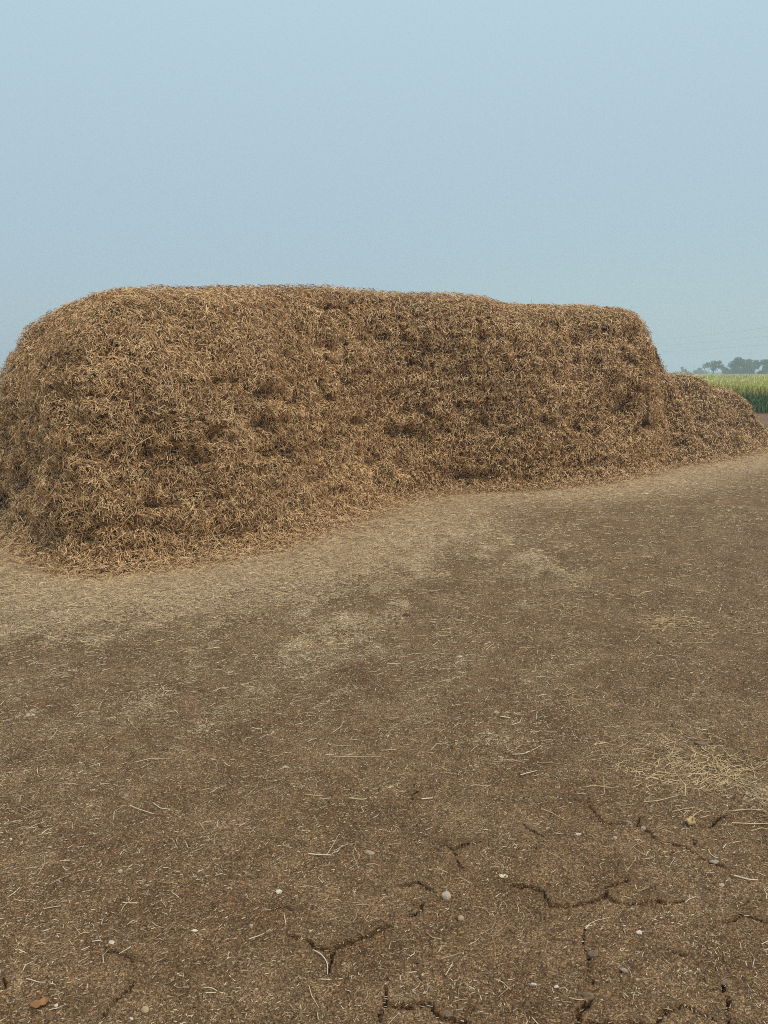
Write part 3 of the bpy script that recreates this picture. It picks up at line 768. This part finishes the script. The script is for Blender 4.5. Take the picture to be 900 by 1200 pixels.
# single stalks
STALKS = [
    ([(361, 1003), (372, 1004), (388, 1004)], 1.5, M_STALK, 'thick pale straw stalk left of the flat grey pebble'),
    ([(367, 1117), (377, 1122), (384, 1131), (384, 1145)], 1.1, M_STALK, 'bent straw stalk lying over the forked crack'),
    ([(685, 1088), (697, 1079), (721, 1073)], .9, M_STALKY, 'long curved straw stalk above the white three cornered chip'),
    ([(686, 1090), (694, 1084)], 1.3, M_STALK, 'short pale stalk under the left end of a long curved stalk'),
    ([(860, 1028), (874, 1030), (888, 1032)], 1.5, M_STALK, 'thick pale stalk near the right edge, below the slanting crack'),
    ([(803, 1059), (807, 1054), (816, 1049)], .9, M_STALK, 'hooked straw stalk at the right end of the middle crack'),
    ([(686, 924), (725, 924)], .9, M_STALKY, 'long straight level stalk above the slanting crack'),
    ([(610, 911), (629, 905)], 1.2, M_STALK, 'pale straight stalk left of the long level stalk'),
    ([(634, 950), (648, 954), (661, 961)], .9, M_STALKY, 'thin stalk sloping down towards the slanting crack'),
    ([(152, 946), (163, 951), (183, 955)], .9, M_STALK, 'long wavy stalk on the soil, left of centre'),
    ([(179, 943), (188, 949), (201, 949)], .8, M_STALK, 'hooked thin stalk touching the long wavy stalk'),
    ([(-4, 1167), (12, 1160), (26, 1152)], 1.0, M_STALK, 'stalk running out of the left edge near the bottom'),
    ([(31, 1150), (53, 1151)], 1.0, M_STALK, 'level stalk above the orange brown leaf'),
    ([(108, 1106), (125, 1104)], .9, M_STALK, 'short stalk left of the white angular chip'),
    ([(142, 1070), (147, 1062), (155, 1053)], .8, M_STALKY, 'thin leaning stalk above the short crack'),
    ([(119, 1086), (121, 1078), (127, 1071)], .9, M_STALKY, 'short hooked stalk left of a thin leaning stalk'),
    ([(292, 1104), (303, 1098), (317, 1090)], 1.0, M_STALK, 'slanting stalk left of the forked crack'),
    ([(333, 1074), (335, 1083), (333, 1091)], .8, M_STALK, 'small upright curved stalk above the forked crack'),
    ([(357, 933), (379, 933)], .8, M_STALKY, 'left of two level yellow stalks in the middle ground'),
    ([(409, 938), (425, 938), (436, 934)], 1.3, M_STALKY, 'right of two level yellow stalks in the middle ground'),
    ([(390, 889), (440, 888)], .8, M_STALKY, 'longest level stalk in the middle of the yard'),
    ([(446, 881), (464, 879)], 1.2, M_STALKY, 'short thick stalk above the longest level stalk'),
    ([(551, 923), (575, 921)], .9, M_STALKY, 'single level stalk right of centre'),
    ([(494, 939), (507, 937)], 1.7, M_STALK, 'short fat pale stalk right of the small branching crack'),
    ([(586, 842), (598, 842)], 1.5, M_STALK, 'white straw bit right of the flat tan pebble'),
    ([(522, 1145), (530, 1132)], .9, M_STALK, 'small leaning stalk below the small round tan pebble'),
    ([(579, 1150), (590, 1152), (598, 1160)], .8, M_STALKY, 'thin drooping stalk left of the white chips'),
    ([(549, 1111), (557, 1106), (561, 1101)], .8, M_STALKY, 'small curved stalk right below the round tan pebble'),
    ([(627, 795), (648, 794)], .9, M_STALKY, 'level stalk far off on the bare soil, right of centre'),
    ([(600, 851), (609, 849), (611, 843)], .9, M_STALK, 'curved stalk right of the flat tan pebble'),
    ([(800, 998), (811, 1001), (821, 1003)], 1.1, M_STALK, 'left of two stalks caught in the slanting crack'),
    ([(830, 997), (833, 1003), (848, 1008)], .9, M_STALK, 'right of two stalks caught in the slanting crack'),
    ([(667, 1171), (676, 1173), (686, 1172)], 1.0, M_STALKY, 'stalk stuck to the knobbly clod in the upright crack'),
    ([(754, 943), (772, 941), (795, 933)], 1.0, M_STALKY, 'pale stalk at the left tip of the yellow patch'),
    ([(858, 952), (880, 950), (898, 951)], 1.1, M_STALKY, 'long stalk along the lower rim of the yellow patch'),
    ([(600, 886), (613, 885), (634, 874)], 1.0, M_STALK, 'forked looking slanting stalk below the flat tan pebble'),
    ([(238, 1162), (250, 1162), (262, 1166)], .8, M_STALK, 'thin stalk along a faint crack at the bottom, left of centre'),
    ([(376, 1152), (388, 1151), (396, 1146)], 1.0, M_STALK, 'crooked stalk at the lower tip of the forked crack'),
]
for i, (pts, wpx, m_, lab) in enumerate(STALKS):
    r_ = random.Random(900 + i)
    g = np.array([ground_at(*p) for p in pts]); c0 = g.mean(0)
    t = np.r_[0, np.cumsum(np.linalg.norm(np.diff(g, axis=0), axis=1))]; tt = np.linspace(0, t[-1], 12)
    path = np.stack([np.interp(tt, t, g[:, 0]), np.interp(tt, t, g[:, 1])], 1)
    for _ in range(2): path[1:-1] = (path[:-2] + path[1:-1] * 2 + path[2:]) / 4
    rad = .5 * max(wpx, .9) * px_size(*pts[0])
    zz = soil_z(path[:, 0], path[:, 1], False) + .004 + rad + .004 * np.sin(np.linspace(r_.uniform(0, 3), r_.uniform(3, 6), 12))
    P = np.c_[path - c0, zz]
    rr = rad * np.linspace(1.0, .7, 12); rr[5] *= 1.25
    V, F = tube(P, rr, 6)
    o = link('straw_stalk', poly_mesh('straw_stalk', V, F, True), m_, loc=(c0[0], c0[1], 0))
    tag(o, lab, 'straw stalk')

# ------------------------------------------------------------------ crop field beyond the yard
def blades(x, y, zb, zt, wid, rnd, r, name, spread=.12):
    n = len(x); a = r.uniform(0, 6.28, n); dx = np.cos(a) * wid; dy = np.sin(a) * wid
    lx = r.normal(0, spread, n); ly = r.normal(0, spread, n)
    V = np.stack([np.stack([x - dx, y - dy, zb], 1), np.stack([x + dx, y + dy, zb], 1),
                  np.stack([x + lx + dx * .5, y + ly + dy * .5, zt], 1), np.stack([x + lx - dx * .5, y + ly - dy * .5, zt], 1)], 1).reshape(-1, 3)
    F = (np.arange(n)[:, None] * 4 + np.arange(4)[None])
    return np_mesh(name, V, F, False, {'rnd': np.repeat(rnd, 4)})

FY = 29.2
r = np.random.default_rng(501)
n = 26000
y = FY + 1.3 + 120 * r.random(n) ** 2.4; x = y * r.uniform(.30, .80, n)
ht = .92 + .07 * fbm2(x * .4, y * .4, 502) + .06 * r.normal(0, 1, n)
field = empty('crop_field', (15, FY, 0))
tag(field, 'pale yellow green crop field beyond the right end of the stack', 'crop field', kind='stuff')
me = blades(x - 15, y - FY, ht - .45, ht, r.uniform(.012, .03, n) * np.clip(y / 35, 1, 3), np.clip(r.beta(2, 2, n) + .2 * noise2(x * .5, y * .12, 503), 0, 1), r, 'ears')
o = link('ears', me, M_WHEAT, field); tag(o, kind='stuff')
gx = np.arange(4, 150, 1.5); gy = np.r_[FY + 1.58, np.arange(FY + 1.6, 60, .8), np.arange(60, 165, 3.0)]
X, Y = np.meshgrid(gx, gy); Z = .80 + .06 * fbm2(X.ravel() * .5, Y.ravel() * .5, 504)
Z[:len(gx)] = 0
idx = np.arange(X.size).reshape(X.shape); F = np.stack([idx[:-1, :-1], idx[:-1, 1:], idx[1:, 1:], idx[1:, :-1]], 2).reshape(-1, 4)
me = np_mesh('canopy', np.stack([X.ravel() - 15, Y.ravel() - FY, Z], 1), F)
o = link('canopy', me, M_CANOPY, field)
n = 14000
y = FY + 1.9 * r.random(n); x = r.uniform(6, 30, n)
hc = .22 + .62 * r.random(n) ** .8
k = hc < .66 + .22 * noise2(x * 1.3, y * 1.3, 505) + .25 * (y - FY) / 1.9 * .4
x, y, hc = x[k], y[k], hc[k]; n = len(x)
me = blades(x - 15, y - FY, hc - .22, hc, r.uniform(.02, .05, n), np.clip(r.beta(1.6, 2.6, n), 0, 1), r, 'leaves', .10)
o = link('margin_plants', me, M_MARGIN, None, loc=(15, FY, 0))
tag(o, 'dark green leafy plants along the near edge of the crop field', 'plants', kind='stuff')

# ------------------------------------------------------------------ trees, hut, poles and wires far off
def place(px, d): return ((px - 450.0) / FPX * d * 1.0, d)

def tree(name, px, d, height, width, material, label, seed, trunk_h=.3, leaves=1500, holes=.0, leaf=.22, lumps=9, low=0.2):
    r = np.random.default_rng(seed); X_, Y_ = place(px, d)
    root = empty(name, (X_, Y_, 0)); tag(root, label, 'tree' if 'tree' in name else 'shrub', 'far trees')
    parts = []; th = height * trunk_h
    V, F = tube([(0, 0, -.1), (.03 * height, 0, th * .6), (.01, .02, th), (.03, 0, height * .75)], [height * .03, height * .024, height * .02, height * .006], 7); parts.append((V, F))
    C = []
    for k in range(lumps):
        a = r.uniform(0, 6.28); rr = math.sqrt(r.random()) * width * .36; z = height * r.uniform(low + .12, .86)
        rr *= 1.15 - .5 * max(0, (z / height - .55)) / .45
        c = np.array([math.cos(a) * rr, math.sin(a) * rr, z]); C.append((c, width * r.uniform(.11, .2)))
        V, F = tube([(0, 0, th * .8), c * (.5, .5, 0) + (0, 0, th + (z - th) * .4), c], [height * .012, height * .008, height * .003], 5); parts.append((V, F))
    V, F = merge(parts); link('trunk', poly_mesh('trunk', V, F, True), M_BARK, root)
    n = leaves; pick = r.integers(0, lumps, n); cc = np.array([c[0] for c in C])[pick]; rad = np.array([c[1] for c in C])[pick]
    v = unit(r.normal(0, 1, (n, 3))) * (r.random(n) ** .45 * rad)[:, None] * (1, 1, .8); p = cc + v
    p = p[(p[:, 2] > height * low)]; n = len(p)
    D = unit(r.normal(0, 1, (n, 3))); W = unit(np.cross(D, r.normal(0, 1, (n, 3))))
    me = ribbons(p, D, W, r.uniform(.7, 1.3, n) * leaf * 1.5, r.uniform(.6, 1.1, n) * leaf, D * 0, np.clip(r.beta(2, 2, n), 0, 1), 'crown')
    link('crown', me, material, root)
    return root

tree('round_tree', 829, 190, 4.7, 4.9, M_TREE_L, 'airy olive green tree standing alone beyond the crop field', 601, .4, 1300, leaf=.17, lumps=13, low=.3)
tree('broad_tree', 861, 200, 5.0, 6.4, M_TREE_D, 'broad dark tree at the left of the clump beyond the crop field', 612, .2, 4200, leaf=.2, lumps=30, low=.02)
tree('broad_tree', 875, 205, 4.9, 5.2, M_TREE_D, 'ragged dark tree in the middle of the clump beyond the crop field', 603, .25, 2600, leaf=.2, lumps=20, low=.04)
tree('broad_tree', 886, 198, 4.5, 4.6, M_TREE_D, 'narrow dark tree at the right of the clump beside the hut', 604, .25, 2200, leaf=.2, lumps=16, low=.03)
tree('shrub', 846, 215, 2.5, 5.0, M_TREE_D, 'low bluish shrub between the lone tree and the dark clump', 605, .15, 1200, leaf=.22, lumps=9, low=.05)
tree('shrub', 797, 330, 3.2, 4.0, M_TREE_D, 'small faint shrub just right of the stack shoulder', 606, .15, 700, leaf=.3, lumps=7, low=.05)
tree('shrub', 815, 320, 2.5, 7.0, M_TREE_D, 'low faint shrub behind the low end of the stack', 607, .12, 700, leaf=.3, lumps=9, low=.05)
tree('shrub', -16, 9.35, .62, .95, M_TREE_D, 'dark green shrub peeping out behind the left end of the stack', 608, .15, 2600, leaf=.05, lumps=12, low=.02)

hx, hy = place(905, 222)
hut = empty('brick_hut', (hx, hy, 0)); tag(hut, 'small red walled hut at the right edge beyond the field', 'hut')
link('wall', poly_mesh('wall', *box(-2.9, 3.2, -1.8, 1.8, 0, 2.35)), M_BRICK, hut)
V = [(-3.2, -2.1, 2.3), (3.5, -2.1, 2.3), (3.5, 2.1, 2.9), (-3.2, 2.1, 2.9), (-3.2, -2.1, 2.42), (3.5, -2.1, 2.42), (3.5, 2.1, 3.02), (-3.2, 2.1, 3.02)]
link('roof', poly_mesh('roof', V, [[3, 2, 1, 0], [4, 5, 6, 7], [0, 1, 5, 4], [2, 3, 7, 6], [0, 4, 7, 3], [1, 2, 6, 5]]), M_ROOF, hut)
link('door', poly_mesh('door', *box(-1.6, -.7, -1.85, -1.803, 0, 1.95)), M_DOOR, hut)

def utility_pole(px, d, h, label, arms, rad=.11):
    X_, Y_ = place(px, d); root = empty('utility_pole', (X_, Y_, 0)); tag(root, label, 'utility pole')
    V, F = tube([(0, 0, -.2), (0, 0, h * .5), (0, 0, h)], [rad * 1.3, rad * 1.1, rad], 8)
    link('post', poly_mesh('post', V, F, True), M_POLE, root)
    for z in arms:
        link('crossarm', poly_mesh('crossarm', *box(-.9, .9, -.06, .06, z - .07, z + .07)), M_POLE, root)
        for s in (-.8, .8):
            V, F = tube([(s, 0, z + .071), (s, 0, z + .16), (s, 0, z + .25)], [.05, .07, .03], 6)
            link('insulator', poly_mesh('insulator', V, F, True), M_WHITE, root)
    return root
utility_pole(897, 300, 6.4, 'grey pole with a crossarm above the hut at the right edge', [5.6])
utility_pole(807, 520, 5.2, 'thin distant pole left of the lone olive tree', [], .16)
LINE_A, LINE_B, LINE_C = place(735, 420), place(1050, 190), place(1400, 150)
for (lx, ly), lab in ((LINE_A, 'tall pole of the overhead line hidden behind the stack'), (LINE_B, 'tall near pole of the overhead line beyond the right edge')):
    root = empty('line_pole', (lx, ly, 0)); tag(root, lab, 'pole')
    V, F = tube([(0, 0, -.2), (0, 0, 8), (0, 0, 17)], [.2, .17, .12], 8)
    link('post', poly_mesh('post', V, F, True), M_POLE, root)
    for z in (16.4, 13.5, 10.7):
        link('arm', poly_mesh('arm', *box(-.06, 1.2, -.06, .06, z - .08, z + .08)), M_POLE, root)
for z, lab in ((16.4, 'topmost faint overhead wire above the far trees'), (13.5, 'middle faint overhead wire above the far trees'), (10.7, 'lowest faint overhead wire above the far trees')):
    t = np.linspace(0, 1, 25)
    P = np.c_[LINE_A[0] + 1.1 + (LINE_B[0] - LINE_A[0]) * t, LINE_A[1] + (LINE_B[1] - LINE_A[1]) * t, z + .09 - 3.2 * t * (1 - t)]
    V, F = tube(P, np.full(25, .022), 5)
    o = link('overhead_wire', poly_mesh('overhead_wire', V, F, True), M_WIRE); tag(o, lab, 'wire')

# ------------------------------------------------------------------ the hazy air
hz = bpy.data.materials.new('haze'); hz.use_nodes = True
hn = hz.node_tree
for n_ in list(hn.nodes): hn.nodes.remove(n_)
ho = hn.nodes.new('ShaderNodeOutputMaterial'); pv = hn.nodes.new('ShaderNodeVolumePrincipled')
pv.inputs['Color'].default_value = (.74, .89, 1.0, 1); pv.inputs['Density'].default_value = .0021; pv.inputs['Anisotropy'].default_value = .2
hn.links.new(pv.outputs['Volume'], ho.inputs['Volume'])
o = link('haze', poly_mesh('haze', *box(-1150, 1150, -800, 1250, -1.2, 19.0)), hz)
tag(o, 'thin bluish haze over the fields', 'haze', kind='stuff')

tris = sum(sum(len(q.vertices) - 2 for q in m_.polygons) if len(m_.polygons) < 2000 else len(m_.polygons) * (len(m_.polygons[0].vertices) - 2) for m_ in bpy.data.meshes)
print('TRIS', tris)
